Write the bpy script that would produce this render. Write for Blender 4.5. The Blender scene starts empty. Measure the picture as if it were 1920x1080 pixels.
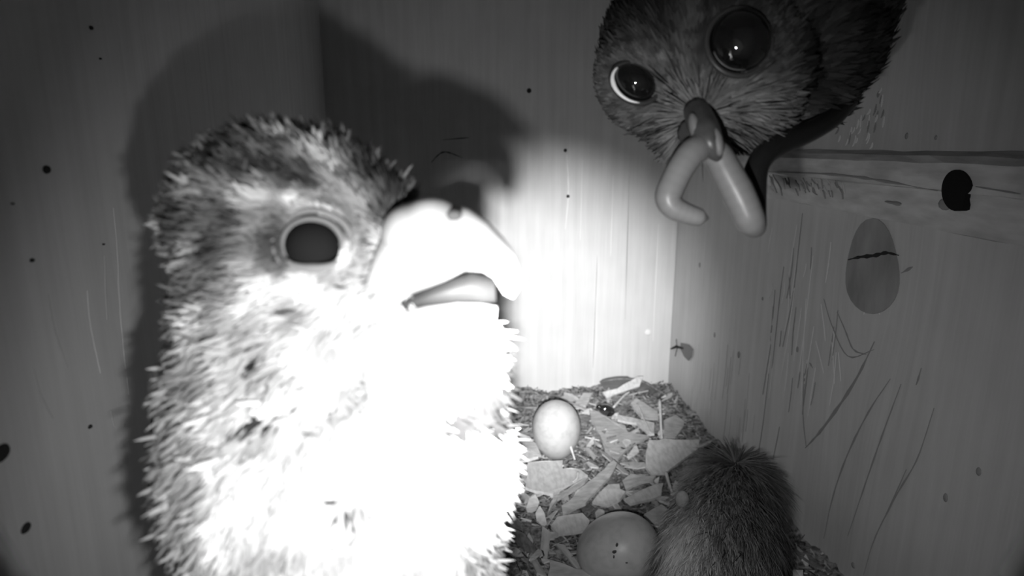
import bpy, bmesh, math, random
import numpy as np
from mathutils import Vector, Matrix, Euler

# ------------------------------------------------------------------ camera frame (all lengths in cm, scaled to metres)
S = 0.01
F_PX = 1200.0
YAW, PITCH = math.radians(6.0), math.radians(13.1)
CAM = np.array([0.0, 0.0, 17.5])
FWD = np.array([math.sin(YAW)*math.cos(PITCH), math.cos(YAW)*math.cos(PITCH), -math.sin(PITCH)])
RGT = np.array([math.cos(YAW), -math.sin(YAW), 0.0])
UPV = np.cross(RGT, FWD)
XL, XR, YB, YF, ZF, ZT = -7.2, 15.8, 42.2, -1.6, -1.2, 34.0      # inside of the box

scene = bpy.context.scene
col = scene.collection

def ray(x, y):
    return FWD + (x-960)/F_PX*RGT + (540-y)/F_PX*UPV
def P(x, y, z):                       # pixel + distance along the view axis
    return CAM + z*ray(x, y)
def on_x(x, y, X):                    # pixel on a plane X = const
    d = ray(x, y); return CAM + d*(X-CAM[0])/d[0]
def on_y(x, y, Y):
    d = ray(x, y); return CAM + d*(Y-CAM[1])/d[1]
def on_z(x, y, Z):
    d = ray(x, y); return CAM + d*(Z-CAM[2])/d[2]
def on_plane(x, y, p0, n):
    d = ray(x, y); return CAM + d*(np.dot(p0-CAM, n)/np.dot(d, n))
def project(p):
    d = p-CAM
    z = d@FWD
    return 960+F_PX*(d@RGT)/z, 540-F_PX*(d@UPV)/z
def V3(a): return Vector((float(a[0]), float(a[1]), float(a[2])))
def cam_vec(x, y, z): return x*RGT + y*UPV + z*FWD

cam_d = bpy.data.cameras.new('camera')
cam = bpy.data.objects.new('camera', cam_d); col.objects.link(cam)
cam.matrix_world = Matrix(((RGT[0], UPV[0], -FWD[0], CAM[0]*S), (RGT[1], UPV[1], -FWD[1], CAM[1]*S),
                           (RGT[2], UPV[2], -FWD[2], CAM[2]*S), (0, 0, 0, 1)))
cam_d.sensor_width = 36; cam_d.lens = F_PX/1920*36
cam_d.clip_start = 0.001; cam_d.clip_end = 20
cam_d.dof.use_dof = True; cam_d.dof.focus_distance = 0.20; cam_d.dof.aperture_fstop = 19
scene.camera = cam

w = bpy.data.worlds.new('night'); scene.world = w; w.use_nodes = True
w.node_tree.nodes['Background'].inputs[0].default_value = (0.02, 0.02, 0.02, 1)
w.node_tree.nodes['Background'].inputs[1].default_value = 0.2

scene.view_settings.view_transform = 'Standard'
scene.view_settings.look = 'None'
scene.view_settings.gamma = 1
scene.view_settings.use_curve_mapping = False
scene.view_settings.exposure = 0.0

# infrared lamps of the camera, sitting beside its lens
def lamp(name, pos, target, power, angle, blend, radius):
    d = bpy.data.lights.new(name, 'SPOT'); d.energy = power; d.spot_size = math.radians(angle); d.spot_blend = blend
    d.shadow_soft_size = radius*S
    o = bpy.data.objects.new(name, d); col.objects.link(o)
    o.location = V3(pos*S)
    o.rotation_euler = V3(target-pos).to_track_quat('-Z', 'Y').to_euler()
    return o
# the camera's own two-beam illuminator just below the lens (its glints show in the eyes and on the prey): a focused beam and a wide one
LED1 = CAM + cam_vec(0.03, -1.25, 1.9)
lamp('infrared_lamp_focused_offscreen', LED1, P(1000, 622, 35), 13.0, 37, 1.0, 0.16)
LED2 = CAM + cam_vec(-0.30, -1.25, 1.9)
lamp('infrared_lamp_wide_offscreen', LED2, P(1000, 720, 35), 0.75, 104, 1.0, 0.14)

# ------------------------------------------------------------------ helpers
rng = np.random.default_rng(7)
random.seed(7)

def link_mesh(name, me, parent=None, loc=None):
    o = bpy.data.objects.new(name, me); col.objects.link(o)
    if loc is not None: o.location = V3(np.asarray(loc)*S)
    if parent is not None: o.parent = parent
    return o
def root_of(parent):
    p = np.zeros(3)
    while parent is not None:
        p = p+np.array(parent.location)/S
        parent = parent.parent
    return p
def make_mesh(name, verts, faces, mat, smooth=True, cols=None):
    me = bpy.data.meshes.new(name)
    me.from_pydata([tuple(v) for v in (np.asarray(verts, float)*S).tolist()], [], [tuple(f) for f in faces])
    me.materials.append(mat)
    if smooth: me.polygons.foreach_set('use_smooth', [True]*len(me.polygons))
    if cols is not None: set_cols(me, cols)
    me.update()
    return me
def set_cols(me, cols):
    a = me.color_attributes.new('Col', 'FLOAT_COLOR', 'POINT')
    c = np.ones((len(me.vertices), 4), np.float32); c[:, :3] = np.asarray(cols).reshape(-1, 1)
    a.data.foreach_set('color', c.ravel())
def obj(name, verts, faces, mat, parent=None, smooth=True, cols=None, origin=None):
    """One mesh object from world-space cm; origin defaults to its parent's or its own base centre."""
    v = np.asarray(verts, float)
    if origin is None:
        if parent is not None: origin = root_of(parent)
        else: origin = np.array([*(v[:, :2].min(0)+v[:, :2].max(0))/2, v[:, 2].min()])
    me = make_mesh(name, v-origin, faces, mat, smooth, cols)
    return link_mesh(name, me, parent, None if parent is not None else origin)
def thing(name, loc, label, cat, group=None):
    o = bpy.data.objects.new(name, None); col.objects.link(o)
    o.empty_display_size = 0.01; o.location = V3(np.asarray(loc)*S)
    return tag(o, label, cat, group)
def tag(o, label=None, cat=None, group=None, kind=None):
    if label: o['label'] = label
    if cat: o['category'] = cat
    if group: o['group'] = group
    if kind: o['kind'] = kind
    return o

def box(x0, x1, y0, y1, z0, z1):
    v = [(x, y, z) for x in (x0, x1) for y in (y0, y1) for z in (z0, z1)]
    f = [(0,1,3,2), (4,6,7,5), (0,4,5,1), (2,3,7,6), (0,2,6,4), (1,5,7,3)]
    return np.array(v, float), f
def prism(pts, off):
    """closed polygon pts (n,3) extruded by vector off"""
    n = len(pts); v = np.vstack([pts, pts+off])
    f = [tuple(range(n))[::-1], tuple(range(n, 2*n))]
    f += [(i, (i+1) % n, n+(i+1) % n, n+i) for i in range(n)]
    return v, f
def frames(path):
    path = np.asarray(path, float)
    t = np.gradient(path, axis=0); t /= np.linalg.norm(t, axis=1)[:, None]+1e-12
    return path, t
def tube(path, radii, seg=10, ref=None, caps=True):
    path, t = frames(path); n = len(path)
    radii = np.broadcast_to(np.asarray(radii, float), (n,))
    u = np.array([0, 0, 1.0]) if ref is None else np.asarray(ref, float)
    if abs(np.dot(u, t[0])) > .95: u = np.array([1.0, .2, 0])
    V = []
    for i in range(n):
        u = u-np.dot(u, t[i])*t[i]; u /= np.linalg.norm(u); b = np.cross(t[i], u)
        for k in range(seg):
            a = 2*math.pi*k/seg
            V.append(path[i]+radii[i]*(math.cos(a)*u+math.sin(a)*b))
    Fc = [(i*seg+k, i*seg+(k+1) % seg, (i+1)*seg+(k+1) % seg, (i+1)*seg+k) for i in range(n-1) for k in range(seg)]
    if caps: Fc += [tuple(range(seg))[::-1], tuple(range((n-1)*seg, n*seg))]
    return np.array(V), Fc
def spline(pts, n):
    pts = np.asarray(pts, float); m = len(pts)
    q = np.vstack([2*pts[0]-pts[1], pts, 2*pts[-1]-pts[-2]])
    out = []
    for s in np.linspace(0, m-1-1e-9, n):
        i = int(s); t = s-i
        p0, p1, p2, p3 = q[i], q[i+1], q[i+2], q[i+3]
        out.append(.5*((2*p1)+(-p0+p2)*t+(2*p0-5*p1+4*p2-p3)*t*t+(-p0+3*p1-3*p2+p3)*t**3))
    return np.array(out)
def ellipsoid(c, r, axes=None, nu=24, nv=14, egg=0.0):
    """axes: 3x3 rows; the first axis is the pole (egg > 0 blunts one end)"""
    A = np.eye(3) if axes is None else np.asarray(axes, float)
    V = []; Fc = []
    for j in range(nv+1):
        th = math.pi*j/nv
        for i in range(nu):
            ph = 2*math.pi*i/nu
            k = 1+egg*math.cos(th)
            p = np.array([math.cos(th)*r[0], math.sin(th)*math.cos(ph)*r[1]*k, math.sin(th)*math.sin(ph)*r[2]*k])
            V.append(np.asarray(c)+p@A)
    for j in range(nv):
        for i in range(nu):
            Fc.append((j*nu+i, j*nu+(i+1) % nu, (j+1)*nu+(i+1) % nu, (j+1)*nu+i))
    return np.array(V), Fc
def join(*parts):
    V = []; Fc = []; n = 0
    for v, f in parts:
        V.append(np.asarray(v)); Fc += [tuple(i+n for i in q) for q in f]; n += len(v)
    return np.vstack(V), Fc
def remesh(parts, voxel, smooth=6):
    """one continuous surface from overlapping solids -> (verts cm, faces)"""
    v, f = join(*parts)
    me = bpy.data.meshes.new('tmp'); me.from_pydata([tuple(x) for x in v.tolist()], [], f)
    bm = bmesh.new(); bm.from_mesh(me); bmesh.ops.remove_doubles(bm, verts=bm.verts, dist=1e-5); bmesh.ops.recalc_face_normals(bm, faces=bm.faces); bm.to_mesh(me); bm.free()
    o = bpy.data.objects.new('tmp', me); col.objects.link(o)
    m = o.modifiers.new('r', 'REMESH'); m.mode = 'VOXEL'; m.voxel_size = voxel
    m2 = o.modifiers.new('s', 'SMOOTH'); m2.factor = .5; m2.iterations = smooth
    dg = bpy.context.evaluated_depsgraph_get()
    ev = o.evaluated_get(dg).to_mesh()
    vv = np.empty(len(ev.vertices)*3, np.float32); ev.vertices.foreach_get('co', vv)
    ff = [tuple(p.vertices) for p in ev.polygons]
    o.evaluated_get(dg).to_mesh_clear()
    bpy.data.objects.remove(o); bpy.data.meshes.remove(me)
    return vv.reshape(-1, 3).astype(float), ff
def tri_of(faces):
    t = []
    for f in faces:
        for k in range(1, len(f)-1): t.append((f[0], f[k], f[k+1]))
    return np.array(t)
def scatter(verts, faces, n, mask=None):
    T = tri_of(faces); a, b, c = verts[T[:, 0]], verts[T[:, 1]], verts[T[:, 2]]
    nr = np.cross(b-a, c-a); ar = np.linalg.norm(nr, axis=1); nr /= ar[:, None]+1e-12
    # smooth vertex normals
    vn = np.zeros_like(verts)
    for k in range(3): np.add.at(vn, T[:, k], nr*ar[:, None])
    vn /= np.linalg.norm(vn, axis=1)[:, None]+1e-12
    wgt = ar.copy()
    if mask is not None: wgt = wgt*mask((a+b+c)/3)
    i = rng.choice(len(T), n, p=wgt/wgt.sum())
    r1 = np.sqrt(rng.random(n))[:, None]; r2 = rng.random(n)[:, None]
    w0, w1, w2 = 1-r1, r1*(1-r2), r1*r2
    p = w0*a[i]+w1*b[i]+w2*c[i]
    nn = w0*vn[T[i, 0]]+w1*vn[T[i, 1]]+w2*vn[T[i, 2]]
    nn /= np.linalg.norm(nn, axis=1)[:, None]+1e-12
    return p, nn
def vnormals(verts, faces):
    T = tri_of(faces); vn = np.zeros_like(verts)
    nr = np.cross(verts[T[:, 1]]-verts[T[:, 0]], verts[T[:, 2]]-verts[T[:, 0]])
    for k in range(3): np.add.at(vn, T[:, k], nr)
    return vn/(np.linalg.norm(vn, axis=1)[:, None]+1e-12)
def unit(a): return a/(np.linalg.norm(a, axis=-1, keepdims=True)+1e-12)
PROFILE = [(0.0, .55), (.35, 1.0), (.72, .75)]
def strands(p, nrm, flow, length, width, lift, jitter, cols, droop=0.0, tipcol=None):
    """feathers / hairs: flat tapering blades lying along flow; 7 verts, 5 faces each"""
    n = len(p)
    tan = flow-(np.sum(flow*nrm, 1)[:, None])*nrm
    tan = unit(unit(tan)+jitter*rng.normal(size=(n, 3)))
    L = np.broadcast_to(length, (n,))*rng.uniform(.7, 1.25, n); W = np.broadcast_to(width, (n,))
    side = unit(np.cross(nrm, tan))
    rows = []
    for t, wd in PROFILE:
        c = p+tan*(L*t)[:, None]+nrm*((lift*L)*(t-.55*t*t))[:, None]+np.array([0, 0, -1.0])*(droop*L*t*t)[:, None]
        rows += [c-side*(W*wd/2)[:, None], c+side*(W*wd/2)[:, None]]
    t = 1.0
    rows.append(p+tan*L[:, None]+nrm*((lift*L)*.45)[:, None]+np.array([0, 0, -1.0])*(droop*L)[:, None])
    V = np.stack(rows, 1).reshape(-1, 3)
    base = np.arange(n)[:, None]*7
    q = np.concatenate([base+np.array([[0, 1, 3, 2]]), base+np.array([[2, 3, 5, 4]])])
    tr = base+np.array([[4, 5, 6]])
    faces = q.tolist()+tr.tolist()
    tc = cols if tipcol is None else tipcol
    cc = np.stack([cols]*4+[(cols+tc)/2]*2+[tc], 1).reshape(-1)
    return V, faces, cc

# ------------------------------------------------------------------ materials
def new_mat(name):
    m = bpy.data.materials.new(name); m.use_nodes = True
    nt = m.node_tree; b = nt.nodes['Principled BSDF']
    return m, nt, b
def plain(name, v, rough=.6, spec=.3, coat=0.0, sss=0.0):
    m, nt, b = new_mat(name)
    b.inputs['Base Color'].default_value = (v, v, v, 1); b.inputs['Roughness'].default_value = rough
    b.inputs['Specular IOR Level'].default_value = spec; b.inputs['Coat Weight'].default_value = coat
    return m
def N(nt, kind, **kw):
    n = nt.nodes.new(kind)
    for k, v in kw.items(): setattr(n, k, v)
    return n
def mottled(name, lo, hi, scale, rough=.7, spec=.2, bump=.0, detail=6, bumpdist=.0003, stretch=(1, 1, 1), contrast=(.3, .7)):
    m, nt, b = new_mat(name)
    tc = N(nt, 'ShaderNodeTexCoord'); mp = N(nt, 'ShaderNodeMapping'); mp.inputs['Scale'].default_value = stretch
    nz = N(nt, 'ShaderNodeTexNoise'); nz.inputs['Scale'].default_value = scale; nz.inputs['Detail'].default_value = detail
    rp = N(nt, 'ShaderNodeValToRGB'); rp.color_ramp.elements[0].position, rp.color_ramp.elements[1].position = contrast
    rp.color_ramp.elements[0].color = (lo, lo, lo, 1); rp.color_ramp.elements[1].color = (hi, hi, hi, 1)
    L = nt.links.new
    L(tc.outputs['Object'], mp.inputs[0]); L(mp.outputs[0], nz.inputs[0]); L(nz.outputs[0], rp.inputs[0]); L(rp.outputs[0], b.inputs['Base Color'])
    b.inputs['Roughness'].default_value = rough; b.inputs['Specular IOR Level'].default_value = spec
    if bump:
        bp = N(nt, 'ShaderNodeBump'); bp.inputs['Strength'].default_value = bump; bp.inputs['Distance'].default_value = bumpdist
        L(nz.outputs[0], bp.inputs['Height']); L(bp.outputs[0], b.inputs['Normal'])
    return m
def attr_mat(name, rough=.8, spec=.1, noise=0.0, nscale=900):
    m, nt, b = new_mat(name)
    at = N(nt, 'ShaderNodeVertexColor'); at.layer_name = 'Col'
    L = nt.links.new
    L(at.outputs[0], b.inputs['Base Color'])
    b.inputs['Roughness'].default_value = rough; b.inputs['Specular IOR Level'].default_value = spec
    return m
def wood(name, lo, hi, axis, across, knot=None, scale=1.0):
    """Sawn softwood: grain runs along world Z; 'across' is the object axis across the grain. knot = (a, z, sa, sz) in metres."""
    m, nt, b = new_mat(name); L = nt.links.new
    tc = N(nt, 'ShaderNodeTexCoord'); sp = N(nt, 'ShaderNodeSeparateXYZ'); L(tc.outputs['Object'], sp.inputs[0])
    A = sp.outputs['XYZ'.index(across)]; Z = sp.outputs['XYZ'.index(axis)]
    def math_(op, a, c=None):
        n = N(nt, 'ShaderNodeMath', operation=op)
        for k, x in enumerate((a, c)):
            if x is None: continue
            if isinstance(x, (int, float)): n.inputs[k].default_value = x
            else: L(x, n.inputs[k])
        return n.outputs[0]
    g = A
    if knot:
        ka, kz, sa, sz = knot
        da = math_('SUBTRACT', A, ka); dz = math_('SUBTRACT', Z, kz)
        r2 = math_('ADD', math_('POWER', math_('DIVIDE', da, sa), 2.0), math_('POWER', math_('DIVIDE', dz, sz), 2.0))
        e = math_('EXPONENT', math_('MULTIPLY', r2, -1.0))
        g = math_('MULTIPLY', da, math_('SUBTRACT', 1.0, math_('MULTIPLY', e, .82)))
    cb = N(nt, 'ShaderNodeCombineXYZ')
    L(g, cb.inputs[0]); L(math_('MULTIPLY', Z, .045), cb.inputs[2])
    n1 = N(nt, 'ShaderNodeTexNoise'); n1.inputs['Scale'].default_value = 220*scale; n1.inputs['Detail'].default_value = 4
    L(cb.outputs[0], n1.inputs[0])
    n2 = N(nt, 'ShaderNodeTexNoise'); n2.inputs['Scale'].default_value = 900*scale; n2.inputs['Detail'].default_value = 3
    L(cb.outputs[0], n2.inputs[0])
    n3 = N(nt, 'ShaderNodeTexNoise'); n3.inputs['Scale'].default_value = 40; n3.inputs['Detail'].default_value = 5
    L(tc.outputs['Object'], n3.inputs[0])
    s = math_('ADD', math_('ADD', math_('MULTIPLY', n1.outputs[0], .5), math_('MULTIPLY', n2.outputs[0], .22)), math_('MULTIPLY', n3.outputs[0], .28))
    rp = N(nt, 'ShaderNodeValToRGB'); e0, e1 = rp.color_ramp.elements
    e0.position, e1.position = .34, .62; e0.color = (lo, lo, lo, 1); e1.color = (hi, hi, hi, 1)
    L(s, rp.inputs[0]); L(rp.outputs[0], b.inputs['Base Color'])
    bp = N(nt, 'ShaderNodeBump'); bp.inputs['Strength'].default_value = .28; bp.inputs['Distance'].default_value = .0004
    L(s, bp.inputs['Height']); L(bp.outputs[0], b.inputs['Normal'])
    b.inputs['Roughness'].default_value = .75; b.inputs['Specular IOR Level'].default_value = .15
    return m

KNOT = on_x(1637, 512, XR)
M_wall = wood('pale_sawn_wood', .47, .57, 'Z', 'X')
M_wall_l = wood('pale_sawn_wood_left', .47, .57, 'Z', 'Y')
M_wall_r = wood('pale_sawn_wood_right', .47, .57, 'Z', 'Y', knot=(KNOT[1]*S, KNOT[2]*S, .022, .05))
M_bar = mottled('rough_bar_wood', .42, .66, 260, bump=.5, bumpdist=.0006, stretch=(1, .25, 1))
M_dark = plain('painted_hole_shade', .012, .9, .1)
M_crack = plain('crack_dark', .03, .9, .1)
M_grain_d = plain('dark_grain', .28, .8, .1)
M_grain_l = plain('pale_splinter', .68, .7, .2)
M_grain_f = plain('faint_pale_grain', .51, .8, .1)
M_grain_e = plain('faint_dark_grain', .40, .8, .1)
M_knot = mottled('knot_wood', .22, .34, 120, bump=.3, stretch=(1, 1, .4))
M_rim = mottled('grey_rim_plastic', .11, .14, 300, rough=.6)
M_black = plain('black_housing', .01, .6, .2)

# ------------------------------------------------------------------ the box
T = 1.8
def struct(name, v, f, mat, smooth=False):
    o = obj(name, v, f, mat, None, smooth, origin=np.zeros(3)); o['kind'] = 'structure'; return o
floor = struct('floor', *box(XL, XR, YF, YB, ZF-T, ZF), M_wall)
wall_left = struct('wall_left', *box(XL-T, XL, YF, YB-.07, ZF-T, ZT), M_wall_l)
wall_back = struct('wall_back', *box(XL-T, XR, YB, YB+T, ZF-T, ZT), M_wall)
ceiling = struct('ceiling', *box(XL-T, XR+T, YF-T, YB+T, ZT, ZT+T), M_wall)
# right wall with the round entrance hole
HOLE = np.array([XR, 16.5, 27.0]); HR = 3.7
def wall_with_hole():
    nseg = 32; V = []; Fc = []
    y0, y1, z0, z1 = YF, YB+T, ZF-T, ZT
    for X in (XR, XR+T):
        for k in range(nseg):
            a = 2*math.pi*k/nseg; V.append((X, HOLE[1]+HR*math.cos(a), HOLE[2]+HR*math.sin(a)))
        for k in range(nseg):
            a = 2*math.pi*k/nseg; c, s = math.cos(a), math.sin(a)
            ts = [((y1-HOLE[1])/c if c > 0 else (y0-HOLE[1])/c) if abs(c) > 1e-6 else 1e9,
                  ((z1-HOLE[2])/s if s > 0 else (z0-HOLE[2])/s) if abs(s) > 1e-6 else 1e9]
            t = min(ts); V.append((X, HOLE[1]+t*c, HOLE[2]+t*s))
        b = len(V); V += [(X, y1, z1), (X, y0, z1), (X, y0, z0), (X, y1, z0)]
    V = np.array(V); m = 2*nseg+4
    for s in (0, 1):
        o = s*m
        for k in range(nseg):
            k2 = (k+1) % nseg
            a, b2 = V[o+nseg+k], V[o+nseg+k2]
            f = [o+k, o+nseg+k]
            if abs(a[1]-b2[1]) > 1e-6 and abs(a[2]-b2[2]) > 1e-6:
                cs = V[o+2*nseg:o+m]; mid = (a+b2)/2
                f.append(o+2*nseg+int(np.argmin(np.linalg.norm(cs-mid, axis=1))))
            f += [o+nseg+k2, o+k2]
            Fc.append(tuple(f))
    for k in range(nseg):
        k2 = (k+1) % nseg; Fc.append((k, k2, m+k2, m+k))
    return V, Fc
wall_right = struct('wall_right', *wall_with_hole(), M_wall_r)
wall_front = struct('wall_front', *box(XL-T, XR+T, YF-T, YF, ZF-T, ZT), M_wall)

# knot, its crack, raised grain and splinters on the right wall
def strip_on(plane, pts, w0, mat, name, parent, h=.02, taper=True):
    """thin raised line along pixel points, lying on a wall plane; plane = ('x'|'y', value, inward sign)"""
    ax, val, sgn = plane
    q = np.array([on_x(x, y, val) if ax == 'x' else on_y(x, y, val) for x, y in pts])
    q = spline(q, max(6, 4*len(pts))); n = len(q)
    nrm = np.array([sgn, 0, 0.0]) if ax == 'x' else np.array([0, sgn, 0.0])
    _, t = frames(q); side = unit(np.cross(t, nrm))
    s = np.linspace(0, 1, n)
    wv = w0*(np.sin(math.pi*np.clip(s, .03, .97))**.6 if taper else np.ones(n))/2
    wv = wv*(1+.35*np.sin(s*37+pts[0][0]))
    top = q+nrm*h
    V = np.vstack([q-side*wv[:, None], top, q+side*wv[:, None]]); Fc = []
    for i in range(n-1):
        Fc += [(i, i+1, n+i+1, n+i), (n+i, n+i+1, 2*n+i+1, 2*n+i)]
    return obj(name, V, Fc, mat, parent, True)
RW = ('x', XR, -1); BW = ('y', YB, -1); LW = ('x', XL, 1)
kp = []
for k in range(28):
    a = 2*math.pi*k/28
    kp.append(on_x(1637+50*math.cos(a)*(1+.05*math.sin(3*a)), 505+90*math.sin(a)+(6*math.cos(2*a)), XR))
kv, kf = prism(np.array(kp), np.array([-.035, 0, 0])); obj('wood_knot', kv, kf, M_knot, wall_right, False)
strip_on(('x', XR-.035, -1), [(1590, 487), (1612, 482), (1640, 479), (1662, 474), (1686, 479)], .14, M_crack, 'crack', wall_right, .012)
for pts, wd, mt in [
    ([(1640, 640), (1600, 720), (1545, 800), (1510, 840)], .12, M_grain_d), ([(1512, 838), (1506, 780), (1508, 700)], .05, M_grain_d),
    ([(1570, 585), (1585, 620), (1600, 655), (1625, 665)], .07, M_grain_d), ([(1545, 560), (1560, 610), (1590, 668), (1640, 655)], .05, M_grain_d),
    ([(1670, 710), (1630, 770), (1590, 850), (1562, 930), (1545, 1010)], .07, M_grain_d),
    ([(1690, 720), (1660, 800), (1625, 900), (1590, 1005)], .06, M_grain_d), ([(1728, 690), (1718, 722)], .06, M_grain_d),
    ([(1752, 765), (1720, 860), (1680, 930), (1640, 1010), (1620, 1078)], .05, M_grain_d), ([(1700, 880), (1650, 990)], .04, M_grain_d),
    ([(1505, 400), (1497, 470), (1486, 560), (1468, 650)], .06, M_grain_d), ([(1525, 480), (1508, 620), (1498, 700)], .05, M_grain_l),
    ([(1470, 500), (1462, 560), (1448, 690)], .05, M_grain_d), ([(1490, 540), (1476, 640), (1462, 720)], .06, M_grain_l),
    ([(1512, 560), (1506, 660), (1502, 760)], .06, M_grain_l), ([(1540, 570), (1548, 640)], .05, M_grain_l),
    ([(1530, 640), (1545, 700)], .05, M_grain_l), ([(1560, 640), (1565, 720)], .05, M_grain_l), ([(1572, 660), (1577, 715)], .04, M_grain_l),
    ([(1480, 520), (1482, 560)], .09, M_grain_d), ([(1465, 620), (1462, 650)], .07, M_grain_d), ([(1462, 800), (1450, 860)], .05, M_grain_d),
    ([(1442, 700), (1430, 800), (1420, 860)], .05, M_grain_d), ([(1518, 680), (1524, 690)], .08, M_grain_d), ([(1690, 512), (1712, 500)], .08, M_grain_d),
    ([(1630, 545), (1620, 590)], .03, M_grain_l), ([(1634, 545), (1650, 590)], .03, M_grain_l)]:
    strip_on(RW, pts, wd*1.25, mt, 'grain_ridge', wall_right, .03)
for k in range(34):
    x = rng.uniform(1445, 1580); y = rng.uniform(420, 720); L_ = rng.uniform(25, 110); dx = -.13*L_+rng.uniform(-4, 4)
    strip_on(RW, [(x, y), (x+dx*.5+rng.uniform(-2, 2), y+L_/2), (x+dx, y+L_)], rng.uniform(.04, .09), M_grain_l if k % 5 < 3 else M_grain_d, 'grain_ridge', wall_right, .03)
for k in range(30):
    x = rng.uniform(1290, 1420); y = rng.uniform(640, 800); L_ = rng.uniform(30, 120)
    strip_on(RW, [(x, y), (x-.04*L_, y+L_/2), (x-.10*L_, y+L_)], .04, M_grain_f if k % 2 else M_grain_e, 'grain_ridge', wall_right, .02)
for x, y, r in [(1340, 628, 4), (1512, 300, 3), (1773, 933, 5), (1835, 884, 5), (1385, 665, 5), (1430, 560, 3), (1312, 497, 4), (1600, 1060, 5), (1495, 655, 4), (1700, 255, 4), (1755, 258, 3)]:
    c = on_x(x, y, XR); rr = r*np.linalg.norm(c-CAM)/1300
    v, f = ellipsoid(c, (.04, rr, rr*rng.uniform(.9, 1.6)), nu=10, nv=6); obj('dark_speck', v, f, M_grain_d if r < 6 else M_crack, wall_right)
for k in range(40):
    x = rng.uniform(1555, 1662); y = rng.uniform(150, 268)
    if y < 250-(x-1560)*.95: continue
    L_ = rng.uniform(10, 24)
    strip_on(RW, [(x, y), (x-2, y+L_/2), (x-rng.uniform(2, 7), y+L_)], rng.uniform(.08, .16), M_grain_l if k % 3 else M_grain_d, 'grain_ridge', wall_right, .03)
# back wall: nail head, specks, fine pale scratches
for pts, wd, mt in [([(1063, 290), (1066, 360), (1060, 430)], .10, M_grain_l), ([(1092, 300), (1090, 380), (1088, 450)], .05, M_grain_l),
                    ([(1120, 480), (1112, 690)], .06, M_grain_d), ([(1150, 330), (1145, 480)], .05, M_grain_l), ([(1180, 330), (1172, 600)], .05, M_grain_d),
                    ([(1235, 420), (1224, 640)], .06, M_grain_l), ([(808, 305), (832, 285), (868, 296)], .07, M_crack), ([(830, 262), (880, 258)], .06, M_crack)]:
    strip_on(BW, pts, wd, mt, 'grain_ridge', wall_back, .03)
for x, y, r, m in [(992, 170, 4, M_crack), (1065, 368, 3, M_crack), (1060, 282, 3, M_crack), (1215, 623, 6, M_grain_l), (1395, 395, 0, M_crack)]:
    if not r: continue
    c = on_y(x, y, YB); rr = r*.038
    v, f = ellipsoid(c, (rr, .05, rr*1.1), nu=10, nv=6); obj('nail_head' if m is M_grain_l else 'dark_speck', v, f, m, wall_back)
# left wall
for pts, wd, mt in [([(212, 390), (220, 470), (224, 560), (232, 660), (241, 740)], .07, M_grain_f), ([(163, 545), (170, 610), (188, 700)], .06, M_grain_f),
                    ([(88, 550), (102, 620), (125, 690)], .05, M_grain_e), ([(285, 750), (283, 810)], .06, M_grain_e), ([(278, 905), (292, 950)], .05, M_grain_e),
                    ([(60, 690), (75, 740), (98, 785)], .03, M_grain_e), ([(195, 480), (200, 600)], .04, M_grain_e), ([(207, 770), (214, 800)], .04, M_grain_e)]:
    strip_on(LW, pts, wd, mt, 'grain_ridge', wall_left, .025)
for x, y, r in [(87, 318, 8), (59, 488, 4), (170, 52, 4), (168, 800, 4), (2, 850, 16), (48, 990, 9), (187, 110, 2), (193, 458, 2), (22, 382, 2)]:
    c = on_x(x, y, XL); rr = r*np.linalg.norm(c-CAM)/1500
    v, f = ellipsoid(c, (.05, rr*1.5, rr), nu=12, nv=6); obj('dark_speck', v, f, M_crack, wall_left)

# ------------------------------------------------------------------ round camera housing whose lip shows in the lower corners
def camera_housing():
    ctr0 = CAM+cam_vec(0, .40, 0)
    def ring(prof, seg=64):
        V = []; n = len(prof)
        for k in range(seg):
            a = 2*math.pi*k/seg
            for r, z in prof: V.append(ctr0+cam_vec(r*math.cos(a), r*math.sin(a), z))
        Fc = [(k*n+i, k*n+(i+1) % n, ((k+1) % seg)*n+(i+1) % n, ((k+1) % seg)*n+i) for k in range(seg) for i in range(n)]
        return np.array(V), Fc
    base = ctr0+cam_vec(0, 0, 4.2)
    t = thing('camera_guard_ring', base, 'thin grey guard ring on dark stays curving around the camera lens', 'camera ring')
    v, f = ring([(4.60, 5.0), (4.66, 5.06), (4.80, 5.06), (4.80, 4.74), (4.60, 4.78)]); obj('lip', v, f, M_rim, t)
    for a in (45, 135, 225, 315):       # stays back to the front wall
        p0 = ctr0+cam_vec(4.76*math.cos(math.radians(a)), 4.76*math.sin(math.radians(a)), 4.8); p1 = p0.copy(); p1[1] = YF-.05
        v, f = tube([p0, (p0+p1)/2, p1], .06, 8); obj('stay', v, f, M_black, t)
camera_housing()

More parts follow.
